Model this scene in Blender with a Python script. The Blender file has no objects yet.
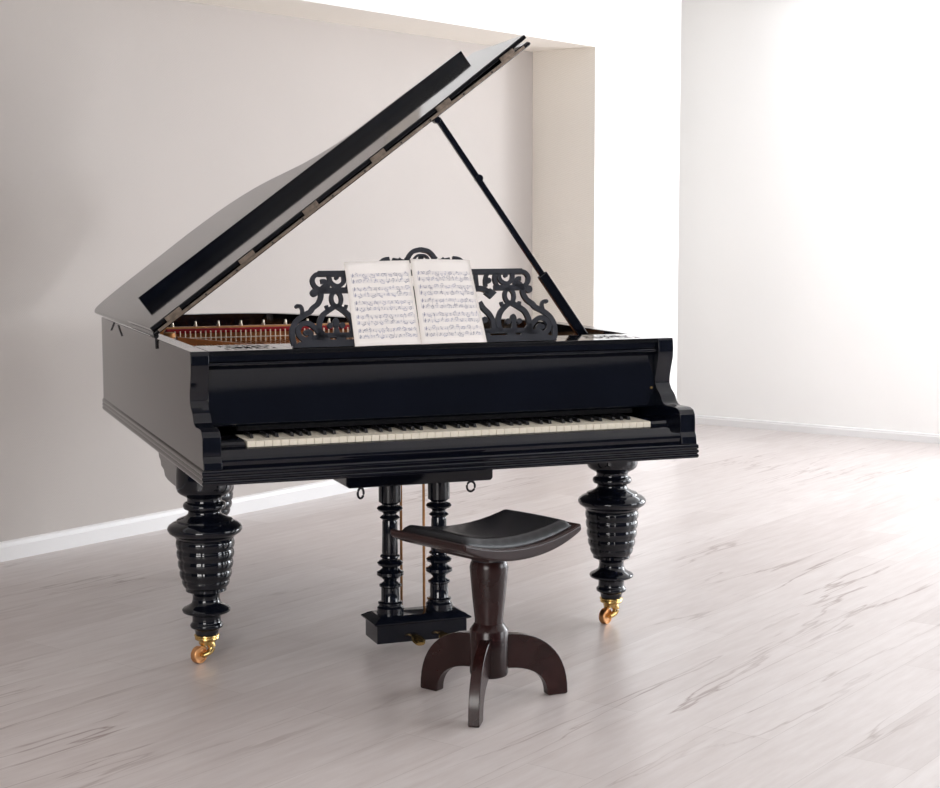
import bpy, bmesh, math, random
from mathutils import Vector, Matrix
random.seed(7)
PI = math.pi
C = bpy.context.scene.collection

# ------------------------------------------------------------------ materials
def nodes_of(m):
    m.use_nodes = True
    return m.node_tree, m.node_tree.nodes['Principled BSDF']

def mat(name, col, rough=.5, metal=0, coat=0, coat_rough=.05, ior=1.5, noise=None, bump=0, bscale=60, spec=.5):
    """procedural material; noise=(scale, amount) mottles the colour"""
    m = bpy.data.materials.new(name)
    nt, b = nodes_of(m)
    b.inputs['Base Color'].default_value = (*col, 1)
    b.inputs['Roughness'].default_value = rough
    b.inputs['Metallic'].default_value = metal
    b.inputs['Coat Weight'].default_value = coat
    b.inputs['Coat Roughness'].default_value = coat_rough
    b.inputs['IOR'].default_value = ior
    b.inputs['Specular IOR Level'].default_value = spec
    tc = nt.nodes.new('ShaderNodeTexCoord')
    if noise:
        n = nt.nodes.new('ShaderNodeTexNoise'); n.inputs['Scale'].default_value = noise[0]
        n.inputs['Detail'].default_value = 4
        nt.links.new(tc.outputs['Object'], n.inputs['Vector'])
        r = nt.nodes.new('ShaderNodeValToRGB')
        k = noise[1]
        r.color_ramp.elements[0].position = .3; r.color_ramp.elements[1].position = .7
        r.color_ramp.elements[0].color = (*[c*(1-k) for c in col], 1)
        r.color_ramp.elements[1].color = (*[min(1, c*(1+k)) for c in col], 1)
        nt.links.new(n.outputs['Fac'], r.inputs['Fac'])
        nt.links.new(r.outputs['Color'], b.inputs['Base Color'])
    if bump:
        n = nt.nodes.new('ShaderNodeTexNoise'); n.inputs['Scale'].default_value = bscale
        nt.links.new(tc.outputs['Object'], n.inputs['Vector'])
        bp = nt.nodes.new('ShaderNodeBump'); bp.inputs['Strength'].default_value = bump
        bp.inputs['Distance'].default_value = .002
        nt.links.new(n.outputs['Fac'], bp.inputs['Height'])
        nt.links.new(bp.outputs['Normal'], b.inputs['Normal'])
    return m

M = {}
M['lacquer'] = mat('black_lacquer', (.003, .004, .008), .09, noise=(3, .3), ior=1.5)
M['lacquer_lid'] = mat('black_lacquer_lid', (.008, .008, .009), .06, noise=(3, .3), ior=1.55)
M['lacquer_matt'] = mat('black_paint_matt', (.014, .016, .024), .42, noise=(20, .2))
M['ivory'] = mat('ivory', (.80, .74, .62), .28, noise=(14, .06))
M['ebony'] = mat('ebony', (.008, .008, .009), .25, noise=(40, .2))
M['brass'] = mat('brass', (.62, .42, .16), .26, 1, noise=(30, .15))
M['wheelbrass'] = mat('copper_brass', (.66, .34, .15), .3, 1, noise=(30, .15))
M['rodbrass'] = mat('dull_brass', (.34, .17, .07), .4, 1, noise=(30, .15))
M['iron'] = mat('dark_iron', (.02, .02, .024), .45, .6, noise=(30, .2))
M['hinge'] = mat('hinge_metal', (.30, .24, .19), .42, .75, noise=(60, .3))
M['gold'] = mat('gold_plate', (.58, .27, .09), .4, .55, noise=(8, .2))
M['amber'] = mat('amber_wood', (.36, .13, .035), .32, noise=(6, .35))
M['felt'] = mat('red_felt', (.30, .012, .018), .95, noise=(90, .2))
M['strip_black'] = mat('matt_black_strip', (.006, .006, .007), .95, noise=(90, .2), spec=.1)  # for the added strip above the keys
M['steel'] = mat('steel', (.7, .62, .52), .3, 1, noise=(20, .1))
M['wire'] = mat('wire', (.75, .62, .50), .35, .5, noise=(20, .1))
M['stool'] = mat('mahogany_stained', (.020, .0065, .006), .24, noise=(9, .35), ior=1.45, spec=.42)
M['leather'] = mat('black_leather', (.005, .005, .007), .27, spec=.36, noise=(20, .15), bump=.2, bscale=240)
M['white_paint'] = mat('white_trim_paint', (.78, .77, .77), .35, noise=(2, .02))
M['pier_paint'] = mat('white_wall_paint', (.90, .89, .875), .8, noise=(1.2, .01))
M['ceiling'] = mat('ceiling_paint', (.85, .85, .84), .9, noise=(1, .01))
M['dim'] = mat('darkened_wall', (.055, .062, .085), .9, noise=(1, .04))  # dark colour stands in for an unlit room mirrored in the fallboard
M['paper'] = mat('music_paper', (.88, .84, .81), .75, noise=(9, .05))
M['ink'] = mat('music_ink', (.33, .33, .42), .8, noise=(40, .3))
M['edge'] = mat('aged_paper_edge', (.72, .58, .44), .8, noise=(20, .15))
M['frame'] = mat('window_frame_paint', (.8, .8, .8), .4, noise=(2, .02))

def grain_lacquer():
    """polished black case veneer with a faint brown vertical grain"""
    m = bpy.data.materials.new('veneered_lacquer'); nt, b = nodes_of(m)
    tc = nt.nodes.new('ShaderNodeTexCoord'); mp = nt.nodes.new('ShaderNodeMapping')
    mp.inputs['Scale'].default_value = (28, 28, 1.6)
    n = nt.nodes.new('ShaderNodeTexNoise'); n.inputs['Scale'].default_value = 1.6; n.inputs['Detail'].default_value = 5
    r = nt.nodes.new('ShaderNodeValToRGB')
    r.color_ramp.elements[0].color = (.010, .007, .006, 1); r.color_ramp.elements[1].color = (.030, .020, .017, 1)
    nt.links.new(tc.outputs['Object'], mp.inputs['Vector']); nt.links.new(mp.outputs[0], n.inputs['Vector'])
    nt.links.new(n.outputs['Fac'], r.inputs['Fac']); nt.links.new(r.outputs[0], b.inputs['Base Color'])
    b.inputs['Roughness'].default_value = .13; b.inputs['IOR'].default_value = 1.55
    bp = nt.nodes.new('ShaderNodeBump'); bp.inputs['Strength'].default_value = .06; bp.inputs['Distance'].default_value = .001
    nt.links.new(n.outputs['Fac'], bp.inputs['Height']); nt.links.new(bp.outputs[0], b.inputs['Normal'])
    return m
M['case'] = grain_lacquer()

ALONG = math.atan2(.5357, .8444)         # direction of the back wall and of the floor planks

def floor_mat():
    m = bpy.data.materials.new('bleached_oak_planks'); nt, b = nodes_of(m); N = nt.nodes.new; L = nt.links.new
    tc = N('ShaderNodeTexCoord'); mp = N('ShaderNodeMapping')
    mp.inputs['Rotation'].default_value = (0, 0, -ALONG)
    L(tc.outputs['Object'], mp.inputs['Vector'])
    br = N('ShaderNodeTexBrick'); br.offset = .37; br.inputs['Scale'].default_value = 1
    br.inputs['Brick Width'].default_value = 1.38; br.inputs['Row Height'].default_value = .193
    br.inputs['Mortar Size'].default_value = .0009; br.inputs['Mortar Smooth'].default_value = .3; br.inputs['Bias'].default_value = 0
    br.inputs['Color1'].default_value = (.565, .512, .496, 1); br.inputs['Color2'].default_value = (.645, .598, .584, 1)
    br.inputs['Mortar'].default_value = (.46, .41, .39, 1)
    L(mp.outputs[0], br.inputs['Vector'])
    # fine grain stretched along the plank
    m2 = N('ShaderNodeMapping'); m2.inputs['Scale'].default_value = (1.9, 15, 1); L(mp.outputs[0], m2.inputs['Vector'])
    n1 = N('ShaderNodeTexNoise'); n1.inputs['Scale'].default_value = 2.2; n1.inputs['Detail'].default_value = 7; n1.inputs['Roughness'].default_value = .62
    L(m2.outputs[0], n1.inputs['Vector'])
    r1 = N('ShaderNodeValToRGB'); r1.color_ramp.elements[0].position = .3; r1.color_ramp.elements[1].position = .7
    r1.color_ramp.elements[0].color = (.85, .82, .81, 1); r1.color_ramp.elements[1].color = (1.0, 1.0, 1.0, 1)
    L(n1.outputs['Fac'], r1.inputs['Fac'])
    # long dark cracks and streaks
    m3 = N('ShaderNodeMapping'); m3.inputs['Scale'].default_value = (.34, 3.9, 1); m3.inputs['Location'].default_value = (7.4, 4.2, 0)
    L(mp.outputs[0], m3.inputs['Vector'])
    n2 = N('ShaderNodeTexNoise'); n2.inputs['Scale'].default_value = 1.15; n2.inputs['Detail'].default_value = 5; n2.inputs['Roughness'].default_value = .55; n2.inputs['Distortion'].default_value = .25
    L(m3.outputs[0], n2.inputs['Vector'])
    sub = N('ShaderNodeMath'); sub.operation = 'SUBTRACT'; sub.inputs[1].default_value = .5; L(n2.outputs['Fac'], sub.inputs[0])
    ab = N('ShaderNodeMath'); ab.operation = 'ABSOLUTE'; L(sub.outputs[0], ab.inputs[0])
    r2 = N('ShaderNodeValToRGB'); r2.color_ramp.elements[0].position = .0; r2.color_ramp.elements[1].position = .010
    r2.color_ramp.elements[0].color = (.50, .42, .40, 1); r2.color_ramp.elements[1].color = (1, 1, 1, 1)
    L(ab.outputs[0], r2.inputs['Fac'])
    # streaks come and go
    n3 = N('ShaderNodeTexNoise'); n3.inputs['Scale'].default_value = .8; L(mp.outputs[0], n3.inputs['Vector'])
    r3 = N('ShaderNodeValToRGB'); r3.color_ramp.elements[0].position = .45; r3.color_ramp.elements[1].position = .66
    L(n3.outputs['Fac'], r3.inputs['Fac'])
    mx0 = N('ShaderNodeMixRGB'); mx0.blend_type = 'MIX'; mx0.inputs['Color1'].default_value = (1, 1, 1, 1)
    L(r3.outputs[0], mx0.inputs['Fac']); L(r2.outputs[0], mx0.inputs['Color2'])
    mx1 = N('ShaderNodeMixRGB'); mx1.blend_type = 'MULTIPLY'; mx1.inputs['Fac'].default_value = 1
    L(br.outputs['Color'], mx1.inputs['Color1']); L(r1.outputs[0], mx1.inputs['Color2'])
    mx2 = N('ShaderNodeMixRGB'); mx2.blend_type = 'MULTIPLY'; mx2.inputs['Fac'].default_value = 1
    L(mx1.outputs[0], mx2.inputs['Color1']); L(mx0.outputs[0], mx2.inputs['Color2'])
    L(mx2.outputs[0], b.inputs['Base Color'])
    b.inputs['Roughness'].default_value = .33
    bp = N('ShaderNodeBump'); bp.inputs['Strength'].default_value = .12; bp.inputs['Distance'].default_value = .002
    L(n1.outputs['Fac'], bp.inputs['Height']); L(bp.outputs[0], b.inputs['Normal'])
    return m
M['floor'] = floor_mat()

def wallpaper_mat(name, col):
    """finely ribbed wallpaper"""
    m = bpy.data.materials.new(name); nt, b = nodes_of(m); N = nt.nodes.new; L = nt.links.new
    tc = N('ShaderNodeTexCoord')
    w = N('ShaderNodeTexWave'); w.inputs['Scale'].default_value = 55; w.inputs['Distortion'].default_value = 3.5
    w.inputs['Detail'].default_value = 2; w.bands_direction = 'DIAGONAL'
    L(tc.outputs['Object'], w.inputs['Vector'])
    n = N('ShaderNodeTexNoise'); n.inputs['Scale'].default_value = 2; L(tc.outputs['Object'], n.inputs['Vector'])
    r = N('ShaderNodeValToRGB')
    r.color_ramp.elements[0].color = (*[c*.97 for c in col], 1); r.color_ramp.elements[1].color = (*[c*1.03 for c in col], 1)
    L(n.outputs['Fac'], r.inputs['Fac'])
    r2 = N('ShaderNodeValToRGB'); r2.color_ramp.elements[0].color = (.95, .945, .94, 1); r2.color_ramp.elements[1].color = (1, 1, 1, 1)
    L(w.outputs['Fac'], r2.inputs['Fac'])
    mx = N('ShaderNodeMixRGB'); mx.blend_type = 'MULTIPLY'; mx.inputs['Fac'].default_value = 1
    L(r.outputs[0], mx.inputs['Color1']); L(r2.outputs[0], mx.inputs['Color2'])
    L(mx.outputs[0], b.inputs['Base Color']); b.inputs['Roughness'].default_value = .85
    bp = N('ShaderNodeBump'); bp.inputs['Strength'].default_value = .15; bp.inputs['Distance'].default_value = .002
    L(w.outputs['Fac'], bp.inputs['Height']); L(bp.outputs[0], b.inputs['Normal'])
    return m
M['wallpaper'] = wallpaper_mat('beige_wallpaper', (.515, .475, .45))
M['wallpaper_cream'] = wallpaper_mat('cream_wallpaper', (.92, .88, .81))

# ------------------------------------------------------------------ mesh helpers
def bm_new(): return bmesh.new()

def box(bm, x0, x1, y0, y1, z0, z1, mtx=None):
    vs = [bm.verts.new((x, y, z)) for x in (x0, x1) for y in (y0, y1) for z in (z0, z1)]
    for f in ((0,1,3,2),(4,6,7,5),(0,4,5,1),(2,3,7,6),(0,2,6,4),(1,5,7,3)):
        bm.faces.new([vs[i] for i in f])
    if mtx is not None:
        for v in vs: v.co = mtx @ v.co
    return vs

def prism(bm, poly, d0, d1, fn):
    """extrude polygon (a,b) between depths; fn(a,b,d)->xyz"""
    A = [bm.verts.new(fn(a, b, d0)) for a, b in poly]; B = [bm.verts.new(fn(a, b, d1)) for a, b in poly]
    n = len(poly)
    bm.faces.new(A[::-1]); bm.faces.new(B)
    for i in range(n): bm.faces.new((A[i], A[(i+1) % n], B[(i+1) % n], B[i]))

def lathe(bm, prof, cx, cy, seg=40, mod=None, z0=0, mtx=None):
    """prof: list of (r,z); mod(r,z,ang)->r"""
    rings = []
    for r, z in prof:
        ring = []
        for i in range(seg):
            a = 2*PI*i/seg
            rr = mod(r, z, a) if mod else r
            v = Vector((cx+rr*math.cos(a), cy+rr*math.sin(a), z0+z))
            if mtx is not None: v = mtx @ v
            ring.append(bm.verts.new(v))
        rings.append(ring)
    for k in range(len(rings)-1):
        for i in range(seg):
            j = (i+1) % seg
            bm.faces.new((rings[k][i], rings[k][j], rings[k+1][j], rings[k+1][i]))
    bm.faces.new(rings[0][::-1]); bm.faces.new(rings[-1])

def tube(bm, pts, r, seg=10, closed=False):
    pts = [Vector(p) for p in pts]; n = len(pts); rings = []
    ref = Vector((0, 0, 1))
    for i, p in enumerate(pts):
        if closed: t = pts[(i+1) % n]-pts[i-1]
        else: t = pts[min(i+1, n-1)]-pts[max(i-1, 0)]
        t.normalize()
        rf = ref if abs(t.dot(ref)) < .95 else Vector((1, 0, 0))
        s = t.cross(rf).normalized(); u = s.cross(t)
        rr = r[i] if isinstance(r, (list, tuple)) else r
        rings.append([bm.verts.new(p+(s*math.cos(2*PI*k/seg)+u*math.sin(2*PI*k/seg))*rr) for k in range(seg)])
    for i in range(n if closed else n-1):
        a, b = rings[i], rings[(i+1) % n]
        for k in range(seg):
            bm.faces.new((a[k], a[(k+1) % seg], b[(k+1) % seg], b[k]))
    if not closed:
        bm.faces.new(rings[0][::-1]); bm.faces.new(rings[-1])

def smooth(pts, n=5):
    """Catmull-Rom through pts"""
    out = []
    P = [pts[0]]+list(pts)+[pts[-1]]
    for i in range(1, len(P)-2):
        p0, p1, p2, p3 = [Vector(P[k]) for k in (i-1, i, i+1, i+2)]
        for s in range(n):
            t = s/n
            out.append(.5*((2*p1)+(-p0+p2)*t+(2*p0-5*p1+4*p2-p3)*t*t+(-p0+3*p1-3*p2+p3)*t**3))
    out.append(Vector(P[-2]))
    return out

def ribbon(bm, pts, w, t0, t1, fn, cap=True):
    """flat bar of width w along 2D pts, thickness t0..t1; fn(a,b,t)->xyz"""
    n = len(pts); rows = []
    for i, p in enumerate(pts):
        t = (pts[min(i+1, n-1)]-pts[max(i-1, 0)]).normalized(); nn = Vector((-t.y, t.x))
        ww = w(i/(n-1)) if callable(w) else w
        a, b = p+nn*ww/2, p-nn*ww/2
        rows.append([bm.verts.new(fn(a.x, a.y, t0)), bm.verts.new(fn(b.x, b.y, t0)), bm.verts.new(fn(b.x, b.y, t1)), bm.verts.new(fn(a.x, a.y, t1))])
    for i in range(n-1):
        for k in range(4):
            bm.faces.new((rows[i][k], rows[i][(k+1) % 4], rows[i+1][(k+1) % 4], rows[i+1][k]))
    bm.faces.new(rows[0][::-1]); bm.faces.new(rows[-1])

def disc(bm, c, r, t0, t1, fn, n=16, ry=None):
    prism(bm, [(c[0]+r*math.cos(2*PI*k/n), c[1]+(ry or r)*math.sin(2*PI*k/n)) for k in range(n)], t0, t1, fn)

def link(name, bm, m, parent=None, bevel=0, ang=35, seg=2):
    bmesh.ops.recalc_face_normals(bm, faces=bm.faces[:])
    me = bpy.data.meshes.new(name); bm.to_mesh(me); bm.free()
    for k in (m if isinstance(m, (list, tuple)) else [m]): me.materials.append(k)
    for p in me.polygons: p.use_smooth = True
    me.set_sharp_from_angle(angle=math.radians(ang))
    o = bpy.data.objects.new(name, me); C.objects.link(o)
    if parent is not None:
        o.parent = parent
        o.matrix_parent_inverse = Matrix.Identity(4)
        # parts are modelled in world coordinates: bring them into the parent's frame
        w = Vector((0, 0, 0)); q = parent
        while q is not None: w += q.location; q = q.parent
        me.transform(Matrix.Translation(-w))
    if bevel:
        b = o.modifiers.new('bevel', 'BEVEL'); b.width = bevel; b.segments = seg; b.limit_method = 'ANGLE'; b.angle_limit = math.radians(30)
        b.harden_normals = True
    return o

def empty(name, loc, label, cat):
    o = bpy.data.objects.new(name, None); C.objects.link(o); o.location = loc
    o.empty_display_size = .1
    o['label'] = label; o['category'] = cat
    return o

def structure(o): o['kind'] = 'structure'; return o

# ------------------------------------------------------------------ the room
# (s, t) room axes: s runs along the back wall to the right, t towards the back wall
AX = Vector((.8444, .5357, 0)); BX = Vector((-.5357, .8444, 0))
def rm(s, t, z): return AX*s+BX*t+Vector((0, 0, z))
S0, S1 = -5.2, 5.575            # left and right walls
T0, TB, TP, TR = -5.2, 2.40, 1.993, 3.4
SA, SB = 3.773, 4.680          # recess edge, pier edge
ZC, ZL = 2.75, 2.229            # ceiling, underside of the lintel over the recess

def rbox(bm, s0, s1, t0, t1, z0, z1):
    vs = [bm.verts.new(rm(s, t, z)) for s in (s0, s1) for t in (t0, t1) for z in (z0, z1)]
    for f in ((0,1,3,2),(4,6,7,5),(0,4,5,1),(2,3,7,6),(0,2,6,4),(1,5,7,3)):
        bm.faces.new([vs[i] for i in f])

b = bm_new(); rbox(b, S0-.1, S1+.1, T0-.1, TR+.1, -.08, 0); structure(link('floor', b, M['floor']))
SK = (4.3, 5.4, -1.6, 1.7)      # added skylight, unseen; brightens the right wall and the floor there
b = bm_new()
for a, c, d, e in ((S0-.1, SK[0], T0-.1, TR+.1), (SK[1], S1+.1, T0-.1, TR+.1), (SK[0], SK[1], T0-.1, SK[2]), (SK[0], SK[1], SK[3], TR+.1)): rbox(b, a, c, d, e, ZC, ZC+.08)
structure(link('ceiling', b, M['ceiling']))
b = bm_new()
for a, c, d, e in ((SK[0], SK[0]+.05, SK[2], SK[3]), (SK[1]-.05, SK[1], SK[2], SK[3]), (SK[0]+.05, SK[1]-.05, SK[2], SK[2]+.05), (SK[0]+.05, SK[1]-.05, SK[3]-.05, SK[3])): rbox(b, a, c, d, e, ZC+.02, ZC+.07)
structure(link('window_5', b, M['frame']))  # frame of the added opening
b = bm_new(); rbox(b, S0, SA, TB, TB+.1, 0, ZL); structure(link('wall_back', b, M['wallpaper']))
# pier: its flank in the recess is papered, its front painted
b = bm_new(); rbox(b, SA, SB, TP, TR, 0, ZC)
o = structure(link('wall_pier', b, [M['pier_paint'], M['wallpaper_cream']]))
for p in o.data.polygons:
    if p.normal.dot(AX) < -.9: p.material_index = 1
b = bm_new(); rbox(b, S0, SA, TP, TR, ZL, ZC)
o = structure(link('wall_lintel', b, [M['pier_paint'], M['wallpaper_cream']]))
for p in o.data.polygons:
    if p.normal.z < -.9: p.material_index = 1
b = bm_new(); rbox(b, SB, S1, TR, TR+.1, 0, ZC); structure(link('wall_recess', b, M['pier_paint']))
WZ0, WZ1 = .55, 2.45
LW = (-3.3, -.9)               # added window in the left wall (t range), fills right wall and pier flank
FWN = (1.9, 4.6)                # added window behind the viewer (s range), lights the sheet music
b = bm_new()
for a, c, z0, z1 in ((T0, LW[0], 0, ZC), (LW[1], TB+.1, 0, ZC), (LW[0], LW[1], 0, WZ0), (LW[0], LW[1], WZ1, ZC)): rbox(b, S0-.1, S0, a, c, z0, z1)
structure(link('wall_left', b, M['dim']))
b = bm_new()
for a, c, z0, z1 in ((S0-.1, FWN[0], 0, ZC), (FWN[1], S1+.1, 0, ZC), (FWN[0], FWN[1], 0, WZ0), (FWN[0], FWN[1], WZ1, ZC)): rbox(b, a, c, T0-.1, T0, z0, z1)
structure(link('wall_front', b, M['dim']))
def sash(bm, n, a, c):
    w = .06; m_ = (a+c)/2
    for x0, x1, z0, z1 in ((a, a+w, WZ0, WZ1), (c-w, c, WZ0, WZ1), (m_-w/2, m_+w/2, WZ0, WZ1), (a+w, m_-w/2, WZ0, WZ0+w), (m_+w/2, c-w, WZ0, WZ0+w), (a+w, m_-w/2, WZ1-w, WZ1), (m_+w/2, c-w, WZ1-w, WZ1)):
        if n == 'left': rbox(bm, S0-.07, S0-.02, x0, x1, z0, z1)
        else: rbox(bm, x0, x1, T0-.07, T0-.02, z0, z1)
b = bm_new(); sash(b, 'left', *LW); structure(link('window_3', b, M['frame']))  # unseen, put in as an opening for fill light
b = bm_new(); sash(b, 'front', *FWN); structure(link('window_4', b, M['frame']))  # unseen, put in for light from the front
# right wall with two window openings towards the viewer's side
WIN = [(-1.9, -.35), (-4.0, -2.4)]
WZ0, WZ1 = .12, 2.45
b = bm_new()
edges = [TR+.1] + [v for a, c in WIN for v in (c, a)] + [T0]
for k in range(0, len(edges), 2): rbox(b, S1, S1+.12, edges[k+1], edges[k], 0, ZC)
for a, c in WIN:
    rbox(b, S1, S1+.12, a, c, 0, WZ0); rbox(b, S1, S1+.12, a, c, WZ1, ZC)
structure(link('wall_right', b, M['pier_paint']))
for k, (a, c) in enumerate(WIN):
    b = bm_new(); w = .06; m_ = (a+c)/2
    for q in ((a, a+w, WZ0, WZ1), (c-w, c, WZ0, WZ1), (m_-w/2, m_+w/2, WZ0, WZ1)): rbox(b, S1+.02, S1+.07, q[0], q[1], q[2], q[3])
    for q in ((a+w, m_-w/2), (m_+w/2, c-w)):
        rbox(b, S1+.02, S1+.07, q[0], q[1], WZ0, WZ0+w); rbox(b, S1+.02, S1+.07, q[0], q[1], WZ1-w, WZ1)
    structure(link('window_%d' % (k+1), b, M['frame']))

def skirting(name, pts, h, d, m):
    """pts: (s,t) corners; the board stands on the room side (to the left walking along)"""
    b = bm_new()
    for (s0, t0), (s1, t1) in zip(pts[:-1], pts[1:]):
        L = Vector((s1-s0, t1-t0)); u = L.normalized(); n = Vector((-u.y, u.x))
        prof = [(0, 0), (d, 0), (d, h*.72), (d*.75, h*.8), (d*.72, h*.93), (d*.35, h), (0, h)]
        prism(b, prof, 0, L.length, lambda a, z, q: rm(s0+u.x*q+n.x*a, t0+u.y*q+n.y*a, z))
    return structure(link(name, b, m))
skirting('baseboard_back', [(SA, TB), (S0, TB)], .075, .018, M['white_paint'])
skirting('baseboard_pier', [(SB, TR), (SB, TP), (SA, TP), (SA, TB)], .065, .014, M['white_paint'])
skirting('baseboard_right', [(S1, T0), (S1, TR)], .055, .016, M['white_paint'])

# ------------------------------------------------------------------ the grand piano
piano = empty('grand_piano', (0, 0, 0), 'black antique grand piano with raised lid, turned legs and lyre, on the plank floor', 'piano')
HW, T = .744, .051
ZT = .945
tail = [(.744,1.0),(.735,1.10),(.70,1.22),(.62,1.33),(.50,1.40),(.37,1.44),(.25,1.50),(.16,1.60),(.10,1.73),(.04,1.87),(-.03,1.97),(-.13,2.035),(-.27,2.06),(-.42,2.045),(-.56,2.035),(-.65,2.02),(-.715,1.995),(-.740,1.96),(-.744,1.91)]
tail_s = [(v.x, v.y) for v in smooth(tail, 4)]

def offset_path(path, d):
    """offset an open/closed 2D path sideways (+ = outward, path runs right side -> tail -> left side)"""
    out = []; n = len(path)
    for i, p in enumerate(path):
        p = Vector(p); a = Vector(path[i-1]) if i else None; c = Vector(path[i+1]) if i < n-1 else None
        t1 = (p-a).normalized() if a is not None else (c-p).normalized()
        t2 = (c-p).normalized() if c is not None else t1
        n1 = Vector((t1.y, -t1.x)); n2 = Vector((t2.y, -t2.x)); m_ = (n1+n2).normalized()
        out.append(p+m_*d/max(.4, m_.dot(n1)))
    return out

def sweep(bm, path, prof):
    """sweep closed profile (offset,z) along open path"""
    cols = [offset_path(path, o_) for o_, z in prof]
    rings = [[bm.verts.new((cols[k][i].x, cols[k][i].y, prof[k][1])) for k in range(len(prof))] for i in range(len(path))]
    m_ = len(prof)
    for i in range(len(path)-1):
        for k in range(m_):
            bm.faces.new((rings[i][k], rings[i][(k+1) % m_], rings[i+1][(k+1) % m_], rings[i+1][k]))
    bm.faces.new(rings[0][::-1]); bm.faces.new(rings[-1])

CH = .30   # cheek depth before the rim sweep begins
path = [(HW, CH)] + tail_s + [(-HW, CH)]
b = bm_new(); sweep(b, path, [(0, .637), (0, ZT), (-T, ZT), (-T, .637)])
cheek = [(CH, .637), (CH, ZT), (.163, ZT), (.160, .935), (.157, .912), (.160, .885), (.170, .855), (.179, .825), (.180, .806), (.168, .789), (.150, .777),
         (.140, .768), (.133, .756), (.124, .748), (.105, .743), (.070, .744), (.043, .744), (.024, .738), (.014, .725), (.012, .700), (.012, .672),
         (.006, .664), (.003, .655), (.001, .637)]
for s in (-1, 1):
    x0, x1 = sorted((s*HW, s*(HW-T)))
    prism(b, cheek, x0, x1, lambda a, z, d: (d, a, z))
bmesh.ops.remove_doubles(b, verts=b.verts[:], dist=.0004)
seam = [f for f in b.faces if all(abs(v.co.y-CH) < 1e-4 for v in f.verts)]
bmesh.ops.delete(b, geom=seam, context='FACES_ONLY')
case = link('case', b, [M['case'], M['lacquer']], piano, bevel=.002)
for p in case.data.polygons:      # only the outer flanks are veneered
    c_ = p.center
    if (c_.y < CH and abs(p.normal.x) < .5) or (abs(p.normal.z) < .5 and p.normal.dot(Vector((c_.x, c_.y-.9, 0))) < 0): p.material_index = 1
# ridged moulding around the foot of the case
b = bm_new()
mp = [(-.02, .595), (.003, .595), (.0055, .599), (.0055, .604), (.0015, .608), (.0055, .612), (.0055, .617), (.0015, .621), (.005, .625), (.0045, .633), (0, .638), (-.02, .638)]
fp = [(-HW+.0, .004), (HW, .004)] + tail_s + [(-HW, .004)]
cols = [offset_path(fp[:-1], 0)]
def closed_sweep(bm, path, prof):
    n = len(path); rings = []
    def off(i, d):
        p = Vector(path[i]); t1 = (p-Vector(path[i-1])).normalized(); t2 = (Vector(path[(i+1) % n])-p).normalized()
        n1 = Vector((t1.y, -t1.x)); n2 = Vector((t2.y, -t2.x)); m_ = (n1+n2).normalized()
        return p+m_*d/max(.4, m_.dot(n1))
    for i in range(n):
        r_ = []
        for o_, z in prof:
            q = off(i, o_); r_.append(bm.verts.new((q.x, q.y, z)))
        rings.append(r_)
    m_ = len(prof)
    for i in range(n):
        a, c = rings[i], rings[(i+1) % n]
        for k in range(m_): bm.faces.new((a[k], a[(k+1) % m_], c[(k+1) % m_], c[k]))
closed_sweep(b, fp[:-1], mp)
bmo = link('base_moulding', b, [M['case'], M['lacquer']], piano, ang=50)
for p in bmo.data.polygons:       # veneer along the flanks, plain black lacquer across the front
    if p.center.y < .03 and abs(p.center.x) < HW: p.material_index = 1
# bottom board + front key bed
b = bm_new()
inner = [(v.x, v.y) for v in offset_path([(HW, .02)]+tail_s+[(-HW, .02)], -.02)]
prism(b, inner, .600, .636, lambda a, c, d: (a, c, d))
link('bottom_board', b, M['lacquer_matt'], piano)
b = bm_new(); box(b, -HW+T, HW-T, .05, .24, .637, .684); link('keybed', b, M['lacquer'], piano, bevel=.001)
b = bm_new()
prism(b, [(.052, .637), (.052, .687), (.034, .687), (.029, .684), (.024, .677), (.014, .671), (.009, .664), (.008, .648), (.011, .645), (.011, .637)], -HW+T, HW-T, lambda a, z, d: (d, a, z))
link('key_slip', b, M['lacquer'], piano, ang=50)
for s in (-1, 1):
    b = bm_new(); x0, x1 = sorted((s*(HW-T-.0005), s*.6165))
    prism(b, [(.056, .684), (.056, .696), (.062, .703), (.078, .706), (.184, .706), (.184, .684)], x0, x1, lambda a, z, d: (d, a, z))
    link('key_block', b, M['lacquer'], piano, bevel=.0015)
# fallboard and front rail
b = bm_new()
prism(b, [(.176, .737), (.178, .733), (.184, .7315), (.205, .7315), (.214, .902), (.198, .902), (.194, .893)], -HW+T+.001, HW-T-.001, lambda a, z, d: (d, a, z))
link('fallboard', b, M['lacquer'], piano, bevel=.002)
b = bm_new()
pr = [(.200+0, .900)]+[(.176+.009*math.cos(t), .9075+.0075*math.sin(t)) for t in [PI*1.5-PI*k/10 for k in range(11)]]+[(.200, .915)]
prism(b, pr, -HW+T+.001, HW-T-.001, lambda a, z, d: (d, a, z))
link('rail_bead', b, M['lacquer'], piano, ang=50)
b = bm_new(); box(b, -HW+T+.001, .628, .163, .21, .9155, ZT-.0125); link('front_rail', b, M['lacquer'], piano, bevel=.0005)
b = bm_new(); box(b, .630, HW-T-.001, .172, .21, .9155, ZT-.0125); link('rail_end_block', b, M['lacquer'], piano, bevel=.002)
b = bm_new(); tube(b, [(HW-T-.012, .186, .792), (HW-T-.012, .179, .792)], .004); link('lid_pin', b, M['brass'], piano)
b = bm_new(); box(b, -.612, .612, .170, .200, .7185, .7312); link('mirror_block_strip', b, M['strip_black'], piano, bevel=.001)  # added matt strip, blocks the keys' reflection in the fallboard
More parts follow.
